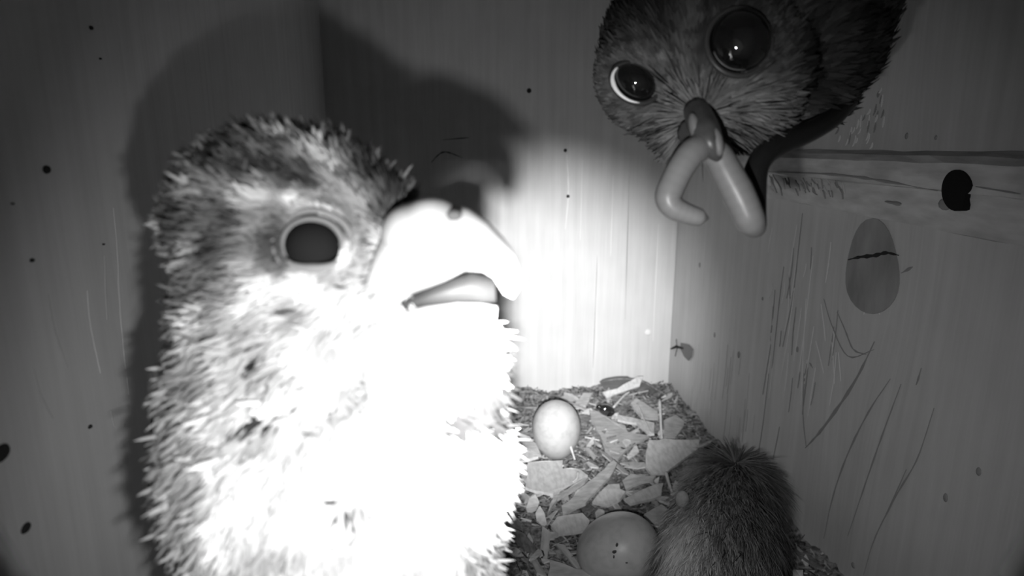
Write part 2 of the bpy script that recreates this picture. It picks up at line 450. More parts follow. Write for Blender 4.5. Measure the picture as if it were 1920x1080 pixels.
# ------------------------------------------------------------------ wooden bar on the right wall
def wooden_bar():
    # edges in the photograph -> heights on the wall
    y_far = on_x(1384, 300, XR-.4)[1]; y_near = 6.0
    def hgt(px, py): return on_x(px, py, XR-.5)[2]
    prof = []          # (out from wall, height) at far end and near end, from the photo's edge lines
    top0, mid0, low0 = hgt(1440, 289), hgt(1440, 321), hgt(1440, 373)
    top1, mid1, low1 = hgt(1900, 302), hgt(1900, 366), hgt(1900, 463)
    yy0 = on_x(1440, 330, XR-.5)[1]; yy1 = on_x(1900, 330, XR-.5)[1]
    def ext(a, b, y): return a+(b-a)*(y-yy0)/(yy1-yy0)
    ys = np.linspace(y_far, y_near, 26); V = []; m = 7
    for i, y in enumerate(ys):
        tp, md, lw = ext(top0, top1, y), ext(mid0, mid1, y), ext(low0, low1, y)
        j = rng.normal(size=7)*.025
        for k, (o, z) in enumerate([(0, tp+.25), (.75, tp+.1), (1.05, tp-.10), (1.10, md), (.95, md-.06), (.72, lw+.12), (0, lw)]):
            V.append((XR-o-(j[k] if 0 < k < 6 else 0), y, z+j[k]*.8))
    Fc = [(i*m+k, i*m+k+1, (i+1)*m+k+1, (i+1)*m+k) for i in range(len(ys)-1) for k in range(m-1)]
    Fc += [tuple(range(m))[::-1], tuple(range((len(ys)-1)*m, len(ys)*m))]
    c = np.array([XR-.5, (y_far+y_near)/2, (low0+low1)/2])
    t = thing('wooden_bar', c, 'rough pale wooden bar fixed along the right wall with a round hole painted as a black disc', 'bar')
    obj('bar', V, Fc, M_bar, t, False)
    # raised black disc with a broken edge: shade inside a hole, painted
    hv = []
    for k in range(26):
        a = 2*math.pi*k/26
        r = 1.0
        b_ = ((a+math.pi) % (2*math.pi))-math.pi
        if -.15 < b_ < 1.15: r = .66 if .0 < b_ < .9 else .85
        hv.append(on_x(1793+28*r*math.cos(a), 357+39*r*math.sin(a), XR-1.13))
    v, f = prism(np.array(hv), np.array([.35, 0, 0])); obj('painted_hole_disc', v, f, M_dark, t, False)
    v, f = ellipsoid(on_x(1772, 383, XR-1.05), (.06, .28, .18), nu=10, nv=6); obj('chipped_edge', v, f, M_grain_d, t)
    for pts, wd in [([(1440, 322), (1560, 327), (1660, 340), (1760, 358)], .10), ([(1830, 350), (1915, 364)], .06), ([(1660, 378), (1690, 384)], .12)]:
        strip_on(('x', XR-1.08, -1), pts, wd, M_grain_d, 'groove_line', t, .04)
    for k in range(48):
        x = rng.uniform(1440, 1580); y0 = 325+(x-1440)*.07+rng.uniform(0, 26)
        strip_on(('x', XR-1.0, -1), [(x, y0), (x+2, y0+5), (x+rng.uniform(3, 9), y0+rng.uniform(9, 22))], rng.uniform(.03, .07), M_grain_d if k % 3 else M_grain_f, 'splinter', t, .05)
wooden_bar()

# ------------------------------------------------------------------ bedding
M_bed = mottled('bedding_litter', .06, .34, 420, bump=.8, bumpdist=.0012, contrast=(.36, .62))
M_chip = mottled('wood_chip', .42, .62, 500, bump=.35, bumpdist=.0003, contrast=(.25, .6), stretch=(1, .4, 1))
M_chip2 = mottled('wood_chip_grey', .32, .50, 420, bump=.35, bumpdist=.0003, contrast=(.3, .65), stretch=(.4, 1, 1))
M_chip_d = mottled('wood_chip_dark', .10, .26, 420, bump=.3, contrast=(.3, .65))
M_straw = mottled('straw', .50, .66, 400)
def bed_z(x, y):
    return (.18*math.sin(x*.9+1)*math.sin(y*.7)+.12*math.sin(2.1*x+y*1.7)+.3*max(0, (y-38)/4)+.25*max(0, (x-13)/3))-.1
def bedding():
    nx, ny = 92, 150; V = []; Fc = []
    for j in range(ny+1):
        for i in range(nx+1):
            x = XL+(XR-XL)*i/nx; y = YF+(YB-YF)*j/ny
            V.append((x, y, bed_z(x, y)+rng.normal()*.07))
    for j in range(ny):
        for i in range(nx):
            a = j*(nx+1)+i; Fc.append((a, a+1, a+nx+2, a+nx+1))
    o = obj('nest_bedding', V, Fc, M_bed, None, True, origin=np.array([(XL+XR)/2, 20, ZF]))
    tag(o, 'loose fine litter of wood shavings covering the nest floor', 'bedding', kind='stuff')
    # crumbs: thousands of tiny slivers, one object
    n = 9000; Vs = []; Fs = []; cs = []
    for k in range(n):
        x = rng.uniform(XL+.2, XR-.15); y = rng.uniform(12, YB-.15); z = bed_z(x, y)+rng.uniform(.02, .22)
        l = rng.uniform(.08, .5); wd = rng.uniform(.04, .16); a = rng.uniform(0, 2*math.pi); ti = rng.normal()*.35; tj = rng.normal()*.35
        u = np.array([math.cos(a), math.sin(a), ti]); v = np.array([-math.sin(a), math.cos(a), tj]); c = np.array([x, y, z])
        b = len(Vs)
        Vs += [c-u*l/2-v*wd/2, c+u*l/2-v*wd*.3, c+u*l/2*rng.uniform(.7, 1.2)+v*wd/2, c-u*l*.4+v*wd*.45, c+np.array([0, 0, .05])]
        for q in ((0, 1), (1, 2), (2, 3), (3, 0)): Fs.append((b+q[0], b+q[1], b+4))
        cs += [rng.choice([.04, .12, .22, .32, .44], p=[.22, .22, .24, .2, .12])]*5
    V = np.array(Vs); V[:, 0] = np.clip(V[:, 0], XL+.03, XR-.03); V[:, 1] = np.minimum(V[:, 1], YB-.03)
    o = obj('litter_crumbs', V, Fs, attr_mat('crumb'), None, False, np.array(cs), origin=np.array([(XL+XR)/2, 20, 0]))
    tag(o, 'countless tiny slivers and crumbs of wood strewn over the nest floor', 'litter', kind='stuff')
bedding()

GCH = 'wood chips of the nest bedding'
def chip_poly(pts, zc, label, tilt=None, th=.15, mat=None, group=GCH):
    pts = np.array(pts, float); c = pts.mean(0)
    p0 = on_z(c[0], c[1], zc)
    n = np.array([rng.normal()*.10, rng.normal()*.08-.10, 1.0]) if tilt is None else np.array(tilt, float); n /= np.linalg.norm(n)
    q = np.array([on_plane(x, y, p0, n) for x, y in pts])
    # roughen the outline
    r = []
    for i in range(len(q)):
        a, b = q[i], q[(i+1) % len(q)]; r.append(a)
        m = max(1, int(np.linalg.norm(b-a)/.45))
        for k in range(1, m):
            t = k/m; r.append(a+(b-a)*t+np.append(rng.normal(size=2)*.035, 0)-n*0)
    r = np.array(r)
    r += n*(rng.normal(size=len(r))*.02)[:, None]
    r[:, 0] = np.minimum(r[:, 0], XR-.03); r[:, 1] = np.minimum(r[:, 1], YB-.03)
    v, f = prism(r, -n*th)
    o = obj('wood_chip', v, f, mat or (M_chip if rng.random() < .6 else M_chip2), None, False)
    return tag(o, label, 'wood chip', group)

chips = [
 ([(1130,735),(1158,728),(1195,706),(1206,706),(1199,724),(1168,735),(1138,747)], .9, 'long narrow wood chip lying across the fallen dark feather', (-.1,-.75,1)),
 ([(1183,755),(1193,746),(1233,771),(1235,785),(1203,783)], .55, 'pale straight-sided wood chip just below the fallen feather', None),
 ([(1158,777),(1197,785),(1227,793),(1227,813),(1215,813),(1193,793),(1158,787)], .5, 'narrow bent wood chip running right from the shiny beetle', None),
 ([(1245,787),(1267,777),(1282,789),(1278,805),(1267,819),(1245,819)], .6, 'ragged pale wood chip at the foot of the right wall', None),
 ([(1104,765),(1128,773),(1154,793),(1172,797),(1177,809),(1217,817),(1193,832),(1174,844),(1158,862),(1134,844),(1124,813),(1108,789)], .35, 'large irregular wood flake between the upright egg and the beetle', (0,-.05,1)),
 ([(1217,825),(1312,823),(1310,840),(1276,864),(1249,886),(1221,888),(1211,874),(1211,848)], .8, 'broad rounded wood flake touching the furry animal', (.05,-.2,1)),
 ([(1077,757),(1094,736),(1112,736),(1098,761)], .5, 'small pale wood chip behind the upright egg, beside the beetle', None),
 ([(1049,745),(1063,739),(1077,749),(1067,755)], .5, 'tiny pale wood chip right behind the top of the upright egg', None),
 ([(940,836),(970,832),(1009,856),(978,864),(948,872)], .35, 'flat wood chip against the breast of the big bird', None),
 ([(970,811),(993,817),(1005,832),(1015,854),(999,850),(980,832)], .6, 'curved pale wood chip leaning on the side of the upright egg', None),
 ([(1053,948),(1151,862),(1157,868),(1143,895),(1098,944),(1055,964)], .75, 'long straight plank-like wood chip between the two eggs', (0,-.12,1)),
 ([(1039,931),(1098,895),(1104,893),(1096,903),(1045,935),(1026,964)], .6, 'thin stick-like wood sliver alongside the long straight chip', None),
 ([(990,866),(1055,862),(1055,878),(1088,879),(1102,891),(1053,915),(1037,925),(985,915)], .5, 'wide flat wood flake in front of the upright egg', (0,-.05,1)),
 ([(1110,941),(1141,907),(1161,907),(1163,917),(1173,921),(1163,935),(1139,948)], .5, 'notched wood flake beside the long straight chip', None),
 ([(1167,901),(1183,889),(1230,891),(1224,899),(1187,909),(1173,917)], .55, 'tapering wood chip below the broad rounded flake', None),
 ([(1171,935),(1214,913),(1244,905),(1240,929),(1224,935),(1183,944)], .55, 'slanting grey wood chip above the cracked egg', None),
 ([(1033,986),(1045,968),(1092,962),(1106,976),(1100,994),(1047,1001)], .6, 'squarish wood flake to the side of the cracked egg', (0,-.1,1)),
 ([(1208,964),(1240,946),(1267,966),(1244,986),(1222,978)], .6, 'crumpled pale wood chip between cracked egg and furry animal', (.2,-.3,1)),
 ([(1031,1049),(1081,1066),(1106,1068),(1130,1076),(1130,1095),(1025,1095)], .6, 'flat wood chip in front of the cracked egg', None),
 ([(1403,1062),(1413,1058),(1420,1066),(1429,1062),(1430,1076),(1400,1080)], .9, 'jagged pale wood chip beyond the furry animal by the wall', None),
 ([(1487,1068),(1505,1070),(1506,1085),(1486,1085)], .9, 'small square wood chip at the wall base past the furry animal', None),
 ([(1410,1012),(1424,1010),(1432,1024),(1414,1026)], .9, 'little pale wood chip tucked behind the furry animal', None)]
for pts, zc, lab, tl in chips: chip_poly(pts, zc, lab, tl)

# small anonymous chips: a few shapes, many copies
protos = []
for k in range(9):
    m = rng.integers(5, 9); ang = np.sort(rng.uniform(0, 2*math.pi, m)); el = rng.uniform(1.0, 3.2)
    pts = np.stack([np.cos(ang)*el*rng.uniform(.75, 1.1, m), np.sin(ang)*rng.uniform(.75, 1.1, m), rng.normal(size=m)*.05], 1)*.33
    v, f = prism(pts, np.array([0, 0, -.07]))
    protos.append(make_mesh('wood_chip', v, f, [M_chip, M_chip2, M_chip, M_chip_d][k % 4], False))
cnt = 0
while cnt < 275:
    x = rng.uniform(-2.5, XR-.7); y = rng.uniform(17, YB-.6)
    px, py = project(np.array([x, y, .3]))
    if cnt >= 240: x = rng.uniform(XL+.8, 0); y = rng.uniform(17, YB-1)
    elif not (930 < px < 1620 and 735 < py < 1110): continue
    if math.hypot(px-1043, py-815) < 52 or math.hypot(px-1158, (py-1035)*1.1) < 82: continue
    me = protos[rng.integers(len(protos))]; tone = {'wood_chip': 'pale', 'wood_chip_grey': 'greyish', 'wood_chip_dark': 'dark'}[me.materials[0].name]
    o = bpy.data.objects.new('wood_chip', me); col.objects.link(o)
    s = rng.uniform(.6, 1.35); o.scale = (s, s*rng.uniform(.6, 1.1), 1)
    o.rotation_euler = (rng.normal()*.28, rng.normal()*.28, rng.uniform(0, 6.28))
    o.location = V3(np.array([x, y, bed_z(x, y)+rng.uniform(.12, .38)])*S)
    tag(o, 'small %s loose wood chip scattered among the larger chips on the nest floor' % tone, 'wood chip', 'small %s loose wood chips' % tone); cnt += 1

# straws / twigs
def straw(pts, r, label, zs, mat=None):
    q = np.array([on_z(x, y, z) for (x, y), z in zip(pts, zs)])
    q = spline(q, 5*len(q)); v, f = tube(q, np.linspace(r, r*.7, len(q)), 7)
    return tag(obj('straw', v, f, mat or M_straw, None, True), label, 'straw', 'straws in the bedding')
straw([(1237, 750), (1239, 790), (1241, 823)], .09, 'upright pale straw standing between the ragged chip and the bent chip', [1.9, 1.3, .7])
straw([(1070, 837), (1074, 850), (1078, 862)], .07, 'short pale straw in front of the upright egg', [1.0, .7, .4])
straw([(1249, 887), (1254, 905), (1260, 923)], .09, 'short pale straw sticking out under the broad rounded flake', [.9, .8, .6])
straw([(1084, 886), (1082, 896), (1074, 904)], .06, 'tiny pale straw on the wide flat flake', [.8, .75, .7])
straw([(1398, 1075), (1403, 1052), (1422, 1041), (1445, 1058), (1458, 1082)], .07, 'curved thin straw looping behind the furry animal', [.8, 1.0, 1.2, 1.0, .8])
straw([(958, 762), (985, 764), (1012, 765)], .10, 'dark thin twig behind the upright egg', [.5, .5, .5], M_chip_d)
straw([(1150, 764), (1170, 742), (1180, 735)], .07, 'thin straw rising from the shiny beetle', [.7, .9, 1.0])
straw([(1195, 757), (1207, 785), (1220, 812)], .06, 'fine straw crossing the narrow bent chip', [.8, .8, .75])

# fallen feather by the back corner
def fallen_feather():
    root = on_z(1258, 747, .5)
    pa = on_z(1258, 747, .6); pb = on_y(1206, 716, YB-1.0); pc = on_y(1124, 716, YB-.6)
    sh = spline([pa, pb, (pb+pc)/2+np.array([0, 0, .22]), pc], 24)
    t = thing('fallen_feather', root, 'fallen grey feather with a dark shaft lying in the back corner', 'feather')
    v, f = tube(sh, np.linspace(.09, .03, 24), 6); obj('shaft', v, f, M_chip_d, t)
    V = []; n = 24
    s = np.linspace(0, 1, n)
    wd = .62*np.clip(np.minimum(s*6, 1), 0, 1)*np.sqrt(np.clip((1-s)*9, 0, 1))
    dn = unit(np.array([.0, -.55, -.75]))
    for i in range(n):
        up_ = .25 if s[i] > .55 else .12
        for j, g in enumerate((-up_, 0, .5, 1.0)):
            V.append(sh[i]+dn*g*wd[i]*1.15+np.array([0, -.10*math.sin(g*2.2), 0]))
    Fc = [(i*4+j, i*4+j+1, (i+1)*4+j+1, (i+1)*4+j) for i in range(n-1) for j in range(3)]
    obj('vane', V, Fc, mottled('feather_vane', .06, .13, 200, rough=.5, stretch=(.3, 1, 1)), t)
fallen_feather()

# beetle
def beetle():
    c = on_z(1137, 769, .75); m = plain('beetle_shell', .015, .12, .6, coat=1.0)
    ax = [unit(cam_vec(.92, -.40, .1)), unit(cam_vec(.35, .75, -.5)), None]; ax[2] = unit(np.cross(ax[0], ax[1])); ax[1] = np.cross(ax[2], ax[0])
    t = thing('beetle', c-np.array([0, 0, .35]), 'small shiny dark oval beetle shell lying among pale wood chips', 'beetle')
    v, f = ellipsoid(c, (.55, .40, .36), ax, 20, 12); obj('shell', v, f, m, t)
    v, f = ellipsoid(c-ax[0]*.52, (.20, .24, .20), ax, 14, 8); obj('head', v, f, m, t)
    v, f = tube([c+ax[0]*.5*math.cos(a)+ax[1]*.36*math.sin(a)-ax[2]*.05 for a in np.linspace(0, 2*math.pi, 24)], .04, 6, caps=False); obj('rim', v, f, M_chip_d, t)
beetle()

# dried fly-like scrap stuck in the back corner
def scrap():
    c = on_x(1278, 655, XR-.1)
    t = thing('dead_insect', c, 'small dried winged insect stuck on the wall in the back corner', 'insect')
    q = [on_x(x, y, XR-.12) for x, y in [(1276, 643), (1290, 646), (1298, 655), (1296, 668), (1290, 676), (1282, 668), (1276, 655)]]
    v, f = prism(np.array(q), np.array([.06, 0, 0])); obj('wing', v, f, plain('scrap_wing', .16, .6), t, False)
    v, f = tube([on_x(1258, 654, XR-.12), on_x(1268, 650, XR-.2), on_x(1280, 653, XR-.15)], [.05, .1, .06], 7); obj('body', v, f, M_crack, t)
    v, f = join(tube([on_x(1268, 636, XR-.1), on_x(1269, 650, XR-.15)], .03, 5), tube([on_x(1270, 652, XR-.15), on_x(1266, 668, XR-.1)], .03, 5)); obj('legs', v, f, M_crack, t)
scrap()

# ------------------------------------------------------------------ eggs
def egg_mat(name, v, cracks=None):
    m, nt, b = new_mat(name); L = nt.links.new
    tc = N(nt, 'ShaderNodeTexCoord'); nz = N(nt, 'ShaderNodeTexNoise'); nz.inputs['Scale'].default_value = 260; nz.inputs['Detail'].default_value = 5
    rp = N(nt, 'ShaderNodeValToRGB'); rp.color_ramp.elements[0].position = .25; rp.color_ramp.elements[1].position = .55
    rp.color_ramp.elements[0].color = (v*.8,)*3+(1,); rp.color_ramp.elements[1].color = (v,)*3+(1,)
    L(tc.outputs['Object'], nz.inputs[0]); L(nz.outputs[0], rp.inputs[0]); L(rp.outputs[0], b.inputs['Base Color'])
    b.inputs['Roughness'].default_value = .38; b.inputs['Specular IOR Level'].default_value = .35
    return m
def egg(center, axis, label, long_=1.68, wide=1.36, e=.08, v=.62, pip=False):
    a = unit(np.asarray(axis, float)); b = unit(np.cross(a, RGT+.1)); c = np.cross(a, b)
    t = thing('egg', center-np.array([0, 0, 1.3]), label, 'egg', 'eggs in the nest')
    vv, ff = ellipsoid(center, (long_, wide, wide), [a, b, c], 40, 26, e); obj('shell', vv, ff, egg_mat('eggshell', v), t)
    if pip:
        m = plain('pip_dark', .05, .8)
        for (px, py, rx, ry) in [(1153, 1035, 5, 3.2), (1157, 1023, 2.5, 5), (1205, 1043, 1.8, 2), (1175, 1055, 3, 1.5), (1151, 1044, 1.5, 3)]:
            d = unit(ray(px, py)); o = CAM
            # nearest hit on the shell
            A = np.stack([a/long_, b/wide, c/wide]); oo = A@(o-center); dd = A@d
            qa, qb, qc = dd@dd, 2*oo@dd, oo@oo-1; s = (-qb-math.sqrt(max(0, qb*qb-4*qa*qc)))/(2*qa); h = o+d*s
            k = np.linalg.norm(h-CAM)/F_PX
            vv, ff = ellipsoid(h, (ry*k, rx*k, .03), [UPV, RGT, FWD], 10, 6); obj('pip_mark', vv, ff, m, t)
egg(on_z(1043, 806, 1.5), .97*UPV+.0*FWD, 'pale smooth egg standing upright near the back wall', v=.42)
egg(on_z(1158, 1030, 1.25), cam_vec(.90, .36, -.25), 'pale cracked egg with small dark pip marks beside the furry animal', 1.72, 1.42, .06, .42, True)

# ------------------------------------------------------------------ furry prey animal
def furry():
    B = [(on_z(1376, 925, 1.9), 1.75), (on_z(1362, 990, 1.9), 1.95), (on_z(1350, 1060, 1.8), 2.05), (on_z(1330, 1140, 1.6), 1.8)]
    q = spline([b[0] for b in B], 16); rr = np.interp(np.linspace(0, 3, 16), range(4), [b[1] for b in B])
    v, f = remesh([ellipsoid(c, (r, r*.95, r*.95)) for c, r in zip(q, rr)], .12, 16)
    root = np.array([*B[1][0][:2], 0])
    t = thing('furry_animal', root, 'dark grey furry animal lying curled on wood chips along the right wall', 'animal')
    obj('body', v, f, plain('hide', .05, .9), t)
    whorl = on_plane(1380, 868, B[0][0]+np.array([0, -.9, 1.0]), unit(np.array([0, -.7, .7])))
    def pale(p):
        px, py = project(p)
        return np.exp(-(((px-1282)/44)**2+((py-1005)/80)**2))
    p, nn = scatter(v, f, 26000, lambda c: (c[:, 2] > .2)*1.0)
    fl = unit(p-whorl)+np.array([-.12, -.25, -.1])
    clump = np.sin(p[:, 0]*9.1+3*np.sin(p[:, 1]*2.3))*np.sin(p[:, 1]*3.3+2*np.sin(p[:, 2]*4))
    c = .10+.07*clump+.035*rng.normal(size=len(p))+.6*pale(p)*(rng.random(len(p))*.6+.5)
    c = np.clip(c, .02, .7)
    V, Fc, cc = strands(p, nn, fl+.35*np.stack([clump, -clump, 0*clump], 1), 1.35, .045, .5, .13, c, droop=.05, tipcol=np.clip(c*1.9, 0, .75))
    V[:, 0] = np.minimum(V[:, 0], XR-.02)
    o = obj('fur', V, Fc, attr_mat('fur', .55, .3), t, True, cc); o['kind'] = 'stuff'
    e = P(1279, 936, (B[1][0]-CAM)@FWD-1.5)
    vv, ff = ellipsoid(e, (.34, .27, .10), [UPV, RGT, FWD], 16, 10); obj('ear', vv, ff, mottled('ear_skin', .16, .26, 500), t)
furry()

# ------------------------------------------------------------------ birds
M_plume = attr_mat('plumage', .9, .0)
M_skin = plain('skin_under_feathers', .22, .9)
M_eye = plain('eye_black', .006, .04, .6, coat=1.0)
M_leg = mottled('scaly_leg', .38, .5, 700, rough=.5)
M_claw = plain('claw', .03, .3, .5)

def blobs(p, spec, base):
    """plumage pattern: soft ellipses (x, y, rx, ry, angle, value, strength), in the photo's own coordinates"""
    px, py = project(p); c = np.full(len(p), base)
    for x, y, rx, ry, a, v, s in spec:
        ca, sa = math.cos(math.radians(a)), math.sin(math.radians(a))
        u = ((px-x)*ca+(py-y)*sa)/rx; w_ = (-(px-x)*sa+(py-y)*ca)/ry
        k = np.minimum(1, s*np.exp(-(u*u+w_*w_)**1.5)); c = c*(1-k)+v*k
    return c
def loft(stations, seg=18):
    """stations: (top pixel, bottom pixel, depth, half width along depth) -> beak-like solid"""
    V = []; n = len(stations)
    for (tx, ty), (bx, by), z, hw in stations:
        a, b = P(tx, ty, z), P(bx, by, z); c = (a+b)/2; h = (a-b)/2
        for k in range(seg):
            t = 2*math.pi*k/seg; V.append(c+h*math.cos(t)+FWD*hw*math.sin(t))
    Fc = [(i*seg+k, i*seg+(k+1) % seg, (i+1)*seg+(k+1) % seg, (i+1)*seg+k) for i in range(n-1) for k in range(seg)]
    Fc += [tuple(range(seg))[::-1], tuple(range((n-1)*seg, n*seg))]
    return np.array(V), Fc
def leg_and_foot(hip, foot, fw, parent):
    pts = spline([hip, (hip+foot)/2+np.array([0, .25, 0]), foot+np.array([0, 0, .35])], 10)
    parts = [tube(pts, np.linspace(.32, .24, 10), 10)]
    side = np.array([fw[1], -fw[0], 0.0])
    claws = []
    for ang, L in ((-.45, 1.9), (0, 2.3), (.45, 1.9), (math.pi, 1.3)):
        d = fw*math.cos(ang)+side*math.sin(ang)
        q = spline([foot+np.array([0, 0, .38]), foot+d*L*.5+np.array([0, 0, .42]), foot+d*L+np.array([0, 0, .18])], 10)
        parts.append(tube(q, np.linspace(.2, .15, 10), 8))
        cq = spline([q[-1], q[-1]+d*.25+np.array([0, 0, .03]), q[-1]+d*.42+np.array([0, 0, -.2])], 7)
        claws.append(tube(cq, np.linspace(.1, .01, 7), 6))
    l = obj('leg', *join(*parts), M_leg, parent)
    obj('claws', *join(*claws), M_claw, l)

from mathutils import noise as mnoise
def vnoise(p, k):
    return np.array([mnoise.noise(Vector((a*k, b*k, c*k))) for a, b, c in p.tolist()])
def near_bird():
    Z = 9.2
    E = lambda x, y, z, rx, ry, rz: ellipsoid(P(x, y, z), (rx, ry, rz), [RGT, UPV, FWD])
    down = np.array([0, 0, -1.0])
    chest = P(645, 860, 10.0); belly = chest+np.array([-.3, 1.6, -4.2]); rump = belly+np.array([-.6, 2.6, -2.2])
    parts = [E(545, 425, 9.4, 1.72, 1.42, 1.45), E(640, 440, 9.2, 1.2, 1.1, 1.15), E(585, 590, 9.7, 1.95, 1.5, 1.6), E(690, 560, 9.0, .95, .7, .85),
             E(610, 740, 10.0, 2.25, 1.9, 2.0), E(818, 690, 9.5, 1.0, 1.25, .9), ellipsoid(chest, (2.55, 2.4, 2.3), [RGT, UPV, FWD]),
             ellipsoid(belly, (2.5, 2.5, 3.2)), ellipsoid(rump, (1.9, 2.0, 2.0)), ellipsoid((chest+belly)/2, (2.6, 2.5, 2.8))]
    v, f = remesh(parts, .13, 10)
    foot_c = np.array([belly[0], belly[1]+.2, 0])
    t = thing('falcon', foot_c, 'large pale mottled falcon with open beak standing close before the camera lamp', 'bird', 'falcons in the nest box')
    spec = [(560, 250, 260, 60, -8, .34, .5), (450, 330, 120, 60, -20, .30, .8), (640, 300, 120, 50, 10, .22, .7), (470, 340, 60, 40, 0, .42, .8),
            (700, 320, 60, 60, 0, .15, .7), (735, 400, 50, 60, 0, .13, .8), (560, 345, 60, 18, -15, .07, .9), (600, 378, 62, 10, 18, .06, .85),
            (520, 390, 30, 26, 0, .08, .6), (440, 420, 22, 40, 0, .10, .8), (420, 480, 24, 50, -10, .12, .7), (490, 505, 40, 16, 25, .10, .8),
            (690, 440, 22, 30, 0, .14, .7), (710, 350, 22, 22, 0, .40, .6), (640, 330, 30, 16, 0, .42, .6), (420, 415, 40, 30, 0, .48, .6),
            (350, 500, 60, 90, 0, .30, .5), (560, 590, 45, 22, -25, .16, .8), (470, 560, 50, 20, 20, .22, .6), (590, 540, 60, 26, 0, .55, .7),
            (400, 640, 40, 30, 0, .25, .6), (380, 700, 24, 60, 0, .22, .6), 
            (500, 670, 16, 10, 0, .03, 3.0), (490, 785, 18, 10, 0, .03, 3.0), (530, 775, 16, 8, 0, .03, 3.0), (655, 940, 26, 9, -20, .03, 3.0), (520, 745, 12, 6, 0, .15, .7),
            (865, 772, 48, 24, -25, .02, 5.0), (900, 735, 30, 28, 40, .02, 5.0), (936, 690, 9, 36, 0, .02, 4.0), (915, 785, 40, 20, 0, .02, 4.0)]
    beak = P(760, 470, 8.6)
    def shade(p, base):
        px, py = project(p)
        head = np.clip((610-py-.25*(px-500))/120, 0, 1)          # crown and cheek grey, throat and breast pale
        c = blobs(p, spec, base)
        c = c*(1-head)+head*(c*.5)
        nz = vnoise(p, 1.7)+.9*vnoise(p, 3.6)
        return np.clip(c*np.exp(1.8*nz*(.4+.6*head)), .015, .8)
    obj('body', v, f, attr_mat('body_down', .9, .05), t, True, shade(v, .40))
    def mask(c):
        px, py = project(c)
        d = np.hypot((px-586)/48, (py-448)/40); m = (d > 1)*1.0
        beakm = ((px > 770) & (py > 395) & (py < 600) & (c@FWD < 11))
        return m*(~beakm)
    n = 95000
    p, nn = scatter(v, f, n, mask)
    fl = p-beak; hd = np.clip((p[:, 2]-13.5)/2, 0, 1)[:, None]
    fl = unit(fl)*hd+(1-hd)*(unit(fl)*.4+np.array([-.1, .45, -1.0]))
    px, py = project(p)
    ln = np.where(py < 620, .26, .34)*np.where(np.hypot(px-588, py-455) < 110, .45, 1.0); lift = np.where(py < 330, .55, .35)
    V, Fc, cc = strands(p, nn, fl, ln, np.where(py < 620, .045, .055), lift, .34, shade(p, .40)*rng.uniform(.9, 1.1, n))
    o = obj('plumage', V, Fc, M_plume, t, True, cc); o['kind'] = 'stuff'
    # eye with pale rings
    ec = P(586, 460, 8.12)
    vv, ff = ellipsoid(ec, (.345, .33, .36), [RGT, UPV, FWD], 28, 18); eye = obj('eye', vv, ff, plain('eye_dull', .012, .5, .0), t)
    face = unit(CAM-ec)
    for name, R_, r_, val, off in (('eye_ring', .345, .04, .15, .16), ('outer_eye_ring', .47, .04, .17, .06), ):
        pth = [ec+face*off+RGT*R_*1.06*math.cos(a)+UPV*(R_*.90*math.sin(a)+.02) for a in np.linspace(math.radians(-15), math.radians(215), 33)]
        vv, ff = tube(pth, r_*np.interp(np.linspace(0, 1, 33), [0, .2, .8, 1], [.3, 1, 1, .3]), 8); obj(name, vv, ff, plain(name, val, .7), eye)
    # lower lid covers the bottom of the eye
    pth = [ec+face*.33+RGT*.30*math.cos(a)+UPV*(-.18+.10*math.sin(a)) for a in np.linspace(math.pi, 2*math.pi, 15)]
    vv, ff = tube(pth, np.interp(np.linspace(0, 1, 15), [0, .5, 1], [.02, .06, .02]), 8); obj('lower_eyelid', vv, ff, plain('lid', .17, .8), eye)
    # beak: upper mandible with hook and cere, lower mandible, mouth
    M_beak = mottled('beak_horn', .52, .62, 200, rough=.35, spec=.4)
    M_cere = mottled('cere_skin', .42, .52, 300, rough=.5)
    zb = 8.35
    up = loft([((735, 420), (690, 585), zb+.25, .55), ((765, 398), (740, 565), zb+.15, .62), ((800, 384), (790, 545), zb+.05, .60), ((840, 380), (835, 527), zb, .52),
               ((880, 390), (872, 508), zb-.05, .43), ((915, 415), (905, 510), zb-.1, .33), ((945, 447), (925, 522), zb-.12, .24), ((966, 478), (934, 536), zb-.14, .16),
               ((976, 508), (945, 552), zb-.15, .09), ((975, 540), (962, 560), zb-.15, .03)])
    ub = obj('upper_beak', *up, M_beak, t)
    vv, ff = remesh([ellipsoid(P(812, 425, zb+.02), (.42, .40, .66), [RGT, UPV, FWD]), ellipsoid(P(770, 445, zb+.1), (.38, .45, .68), [RGT, UPV, FWD])], .06, 8)
    obj('cere', vv, ff, M_cere, ub)
    vv, ff = ellipsoid(P(851, 404, zb-.47), (.10, .07, .06), [RGT, UPV, FWD], 12, 8); obj('nostril', vv, ff, plain('nostril_dark', .10, .8), ub)
    lo = loft([((672, 596), (690, 690), zb+.3, .50), ((740, 585), (745, 690), zb+.15, .52), ((800, 572), (810, 670), zb+.02, .46), ((860, 566), (865, 645), zb-.05, .36),
               ((900, 568), (902, 622), zb-.08, .26), ((932, 574), (930, 600), zb-.1, .12)])
    obj('lower_beak', *lo, M_beak, t)
    mo = loft([((680, 592), (684, 600), zb+.34, .1), ((760, 555), (765, 585), zb+.25, .34), ((830, 528), (830, 572), zb+.18, .36), ((885, 508), (885, 568), zb+.12, .26), ((928, 520), (930, 566), zb+.06, .12)])
    obj('mouth', *mo, mottled('mouth_cavity_shade', .022, .032, 200, rough=.6, spec=.2), t)  # solid fill of the gape; the cavity's shade is put into its colour
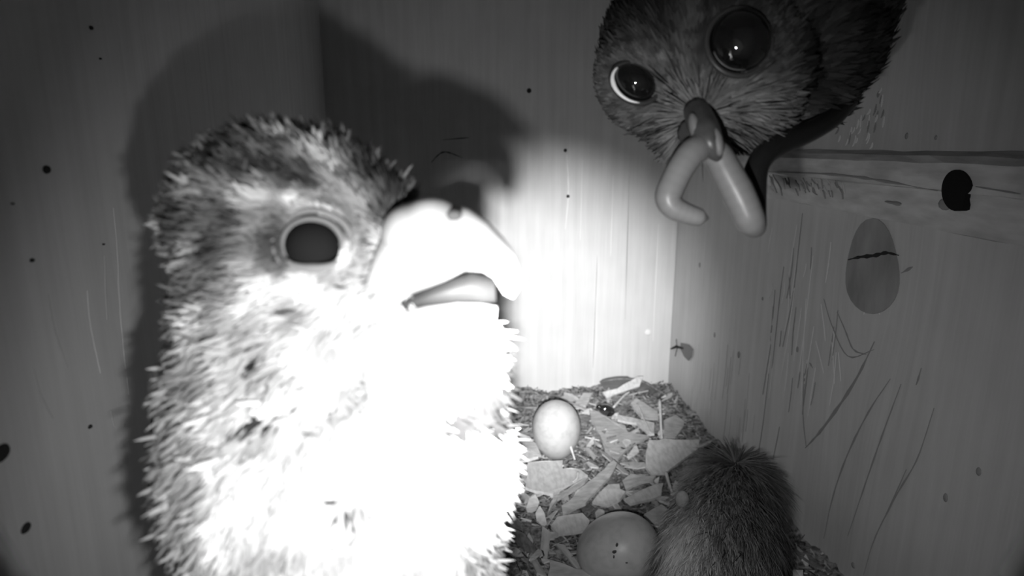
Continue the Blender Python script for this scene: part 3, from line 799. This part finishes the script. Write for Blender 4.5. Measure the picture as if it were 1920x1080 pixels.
    # folded wing on the far side, tail, legs
    for sgn in (-1, 1):
        sh = chest+sgn*RGT*2.35+np.array([0, 1.0, -.2]); tp = rump+sgn*RGT*1.2+np.array([0, 2.2, -1.6])
        q = spline([sh, (sh+tp)/2+sgn*RGT*.35, tp], 14); V = []
        wd = 1.7*np.sin(np.linspace(.35, math.pi*.97, 14))**.7
        for i in range(14):
            for g in (-1, -.5, 0, .5, 1):
                V.append(q[i]+unit(np.array([0, .8, .5]))*g*wd[i]+sgn*RGT*(.30*(1-g*g)))
        V = np.array(V); Fc = [(i*5+j, i*5+j+1, (i+1)*5+j+1, (i+1)*5+j) for i in range(13) for j in range(4)]
        V2 = V-sgn*RGT*.12; m = len(V)
        F2 = Fc+[tuple(x+m for x in q_[::-1]) for q_ in Fc]
        obj('wing', np.vstack([V, V2]), F2, mottled('wing_plumage', .10, .28, 160, stretch=(1, 1, .5)), t)
    tl = [rump+np.array([-.2, 1.2, -.3]), rump+np.array([-.6, 4.5, -3.0]), rump+np.array([-.9, 7.2, -4.3])]
    q = spline(tl, 8); V = []
    for i in range(8):
        for g in (-1, -.33, .33, 1): V.append(q[i]+RGT*g*(.9+.06*i)+np.array([0, 0, .12*(1-g*g)]))
    V = np.array(V); V[:, 2] = np.maximum(V[:, 2], .5); Fc = [(i*4+j, i*4+j+1, (i+1)*4+j+1, (i+1)*4+j) for i in range(7) for j in range(3)]
    V2 = V-np.array([0, 0, .12]); F2 = Fc+[tuple(x+len(V) for x in q_[::-1]) for q_ in Fc]
    obj('tail', np.vstack([V, V2]), F2, mottled('tail_plumage', .08, .3, 120), t)
    for s in (-1, 1): leg_and_foot(belly+np.array([s*1.1, .2, -2.4]), np.array([belly[0]+s*1.3, belly[1]+.1, 0.02]), np.array([.1*s, -.99, 0]), t)
near_bird()

def far_bird():
    E = lambda x, y, z, rx, ry, rz: ellipsoid(P(x, y, z), (rx, ry, rz), [RGT, UPV, FWD])
    hc = P(1320, 105, 13.6)
    shoulder = P(1480, 30, 14.6)
    hole = HOLE-np.array([.6, 0, .2])
    route = spline([shoulder, P(1490, -130, 15.0), P(1530, -330, 15.6), hole], 14)
    parts = [E(1305, 95, 13.6, 2.05, 1.95, 1.7), E(1375, 130, 13.2, 1.5, 1.7, 1.35), E(1235, 140, 13.3, 1.35, 1.3, 1.1), E(1315, 215, 12.9, .85, .85, .85), E(1290, 245, 13.0, .7, .6, .6), E(1262, 240, 13.3, .5, .8, .5),
             E(1460, 70, 14.4, 2.15, 2.1, 1.9), E(1520, 20, 15.0, 1.75, 2.5, 1.9), E(1390, 210, 13.6, 1.2, .8, 1.0), E(1530, 140, 14.6, 1.0, 1.15, .9), E(1480, 190, 14.2, .9, .7, .8)]
    for s, c in zip(np.linspace(0, 1, 14), route):
        r = 1.95+.75*math.sin(math.pi*min(1, s*.95+.02)); parts.append(ellipsoid(c, (r, r, r)))
    out = hole+np.array([3.2, .4, .9]); parts += [ellipsoid(hole*(1-s)+out*s, (2.5-s*.8,)*3) for s in (.3, .65, 1.0)]
    v, f = remesh(parts, .12, 9)
    t = thing('falcon', HOLE, 'dim falcon with big dark eyes leaning in from the entrance hole holding prey', 'bird', 'falcons in the nest box')
    spec = [(1190, 15, 100, 50, 8, .025, 1.0), (1150, 75, 60, 50, 0, .035, .7), (1250, 50, 50, 40, 20, .04, .6), (1300, -20, 160, 40, 0, .01, .95),
            (1180, 115, 60, 26, 20, .17, .7), (1120, 110, 26, 40, 0, .13, .6), (1255, 145, 40, 14, 0, .045, .7), (1240, 110, 26, 14, 20, .16, .5),
            (1295, 60, 14, 90, 5, .17, .7), (1372, 78, 84, 84, 0, .028, .98), (1190, 157, 60, 44, 28, .06, .8),
            (1420, 190, 90, 70, 20, .20, .7), (1300, 200, 60, 50, 0, .20, .7), (1480, 60, 36, 120, 0, .09, .6), (1330, 180, 20, 30, 0, .10, .6),
            (1527, 120, 22, 150, 3, .015, .98), (1530, 110, 30, 50, 0, .015, .95), (1600, 90, 76, 160, 10, .035, .95),
            (1545, 70, 12, 90, 0, .10, .5), (1225, 250, 16, 60, 15, .05, .7), (1250, 230, 30, 60, 10, .16, .6)]
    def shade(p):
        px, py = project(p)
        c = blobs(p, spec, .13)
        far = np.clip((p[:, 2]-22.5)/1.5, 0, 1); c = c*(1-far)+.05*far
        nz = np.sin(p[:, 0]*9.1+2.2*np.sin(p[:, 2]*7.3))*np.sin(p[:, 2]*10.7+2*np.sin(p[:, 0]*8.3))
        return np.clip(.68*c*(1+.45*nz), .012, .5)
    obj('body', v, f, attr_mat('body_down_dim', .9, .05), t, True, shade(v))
    def eyem(c):
        px, py = project(c)
        return (np.hypot((px-1384)/58, (py-79)/58) > 1)*(np.hypot((px-1188)/42, (py-158)/36) > 1)*(.3+.7*(c[:, 0] < 9))
    n = 42000
    p, nn = scatter(v, f, n, eyem)
    bk = P(1318, 215, 11.6); tail = unit(hole-hc)
    d = np.linalg.norm(p-bk, axis=1)[:, None]; k = np.clip((d-2.6)/3, 0, 1)
    fl = unit(p-bk)*(1-k)+k*tail
    px, py = project(p)
    near_eye = np.minimum(np.hypot(px-1384, py-79)/100, np.hypot(px-1190, py-157)/85)
    ln = np.where(near_eye < 1, .14, .27)*np.where(px > 1500, 1.5, 1.0)
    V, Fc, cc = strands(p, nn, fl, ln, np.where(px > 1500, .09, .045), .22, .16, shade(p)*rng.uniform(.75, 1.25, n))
    o = obj('plumage', V, Fc, M_plume, t, True, cc); o['kind'] = 'stuff'
    # eyes
    for (x, y, z, r, nm) in ((1386, 79, 12.02, .60, 'eye'), (1190, 156, 12.55, .46, 'eye')):
        ec = P(x, y, z); face = unit(CAM-ec)
        u_ = RGT; 
        if x < 1300:
            ax0 = unit(cam_vec(.86, -.52, 0)); ax1 = unit(cam_vec(.52, .86, -.0)); rr = (.46, .34, .40)
        else:
            ax0, ax1 = RGT, UPV; rr = (.58, .60, .52)
        ax2 = FWD
        vv, ff = ellipsoid(ec, (rr[2], rr[0], rr[1]), [ax2, ax0, ax1], 32, 20); eye = obj('eye', vv, ff, M_eye, t)
        if x < 1300:
            pth = [ec+face*.14+ax0*(.46*math.cos(a))+ax1*(.345*math.sin(a)) for a in np.linspace(math.radians(165), math.radians(318), 20)]
            rad = np.interp(np.linspace(0, 1, 20), [0, .35, 1], [.02, .05, .012]); vv, ff = tube(pth, rad, 8)
            obj('pale_eye_rim', vv, ff, plain('eye_rim_white', .75, .35), eye)
        pth = [ec+face*.10+ax0*(rr[0]*1.05*math.cos(a))+ax1*(rr[1]*1.05*math.sin(a)) for a in np.linspace(0, 2*math.pi, 45)]
        vv, ff = tube(pth, .055, 8, caps=False); obj('eyelid', vv, ff, plain('eyelid', .045 if x > 1300 else .03, .35), eye)
        if x > 1300:
            pth = [ec+face*.17+ax0*(.50*math.cos(a))+ax1*(.515*math.sin(a)) for a in np.linspace(math.radians(-160), math.radians(75), 30)]
            vv, ff = tube(pth, .012, 6); obj('cornea_rim', vv, ff, plain('cornea_rim', .14, .3), eye)
    # beak
    M_beak = mottled('beak_horn_grey', .04, .07, 300, rough=.35, spec=.3)
    st = []
    pts = [(1305, 205, 12.2, .24), (1314, 228, 11.85, .27), (1322, 247, 11.65, .27), (1331, 266, 11.55, .24), (1339, 283, 11.55, .18), (1345, 297, 11.62, .09), (1344, 306, 11.7, .02)]
    pth = np.array([P(x, y, z) for x, y, z, _ in pts]); vv, ff = tube(spline(pth, 20), np.interp(np.linspace(0, 6, 20), range(7), [q[3] for q in pts]), 16)
    ub = obj('upper_beak', vv, ff, M_beak, t)
    for x, y, z, a in ((1302, 238, 11.62, 0), (1345, 266, 11.42, 1)):  # cere lumps, pale where the beak's highlights are painted in
        vv, ff = ellipsoid(P(x, y, z), (.26, .10, .12), [unit(cam_vec(.2, -1, 0)), unit(cam_vec(1, .2, 0)), FWD], 14, 10); obj('cere', vv, ff, plain('cere_highlight_pale', .14, .5), ub)
    lo = np.array([P(1300, 245, 12.3), P(1310, 262, 12.0), P(1322, 276, 11.85)]); vv, ff = tube(spline(lo, 10), np.linspace(.32, .12, 10), 12); obj('lower_beak', vv, ff, M_beak, t)
    # chin and lore bristles
    pb, nb = scatter(v, f, 900, lambda c: (np.hypot((project(c)[0]-1330)/110, (project(c)[1]-215)/70) < 1)*1.0*(c@FWD < 14.5))
    V, Fc, cc = strands(pb, nb, unit(pb-bk), .6, .02, .4, .12, np.clip(rng.choice([.02, .13], len(pb))+.02*rng.normal(size=len(pb)), .01, .4))
    o = obj('bristles', V, Fc, M_plume, t, True, cc); o['kind'] = 'stuff'
far_bird()

def prey():
    A = [(1327, 409, 11.55), (1306, 406, 11.5), (1284, 399, 11.5), (1262, 388, 11.5), (1253, 368, 11.5), (1266, 335, 11.5), (1281, 308, 11.5), (1300, 284, 11.55), (1322, 276, 11.75),
         (1345, 292, 11.8), (1362, 322, 11.8), (1380, 355, 11.8), (1396, 388, 11.8), (1407, 414, 11.85), (1416, 424, 12.1), (1415, 400, 12.4), (1414, 360, 12.5), (1418, 318, 12.6),
         (1436, 288, 12.7), (1470, 268, 12.9), (1520, 246, 13.2), (1560, 222, 13.6), (1590, 190, 14.2)]
    q = spline([P(*a) for a in A], 130); n = len(q)
    s = np.linspace(0, len(A)-1, n)
    r = np.interp(s, [0, .7, 2, 4, 8, 11, 13, 14, 16, 19, 22], [.03, .16, .19, .24, .25, .30, .27, .20, .23, .22, .20])
    v, f = tube(q, r, 18)
    # dark back, pale belly: the back faces the camera where the body has turned over
    seg = 18; vn = v.reshape(n, seg, 3)-q[:, None, :]; vn /= np.linalg.norm(vn, axis=2)[:, :, None]+1e-9
    turned = np.clip((s-13.4)/.8, 0, 1)
    back = (1-turned)[:, None]*unit(.30*RGT+.35*UPV+.9*FWD)+turned[:, None]*(-FWD)
    k = np.einsum('nij,nj->ni', vn, unit(back))
    c = np.where(k > .25, .03, np.where(k > -.25, .12, .17))
    c = np.where(turned[:, None] > .5, np.where(k > -.45, .012, .30), c)
    ring = 1-.06*(np.arange(n) % 3 == 0); c = c*ring[:, None]
    o = obj('prey', v, f, attr_mat('wet_skin', .38, .3), None, True, c.reshape(-1))
    tag(o, 'limp slender snake-like prey with pale belly and dark back hanging from the beak', 'prey')
prey()
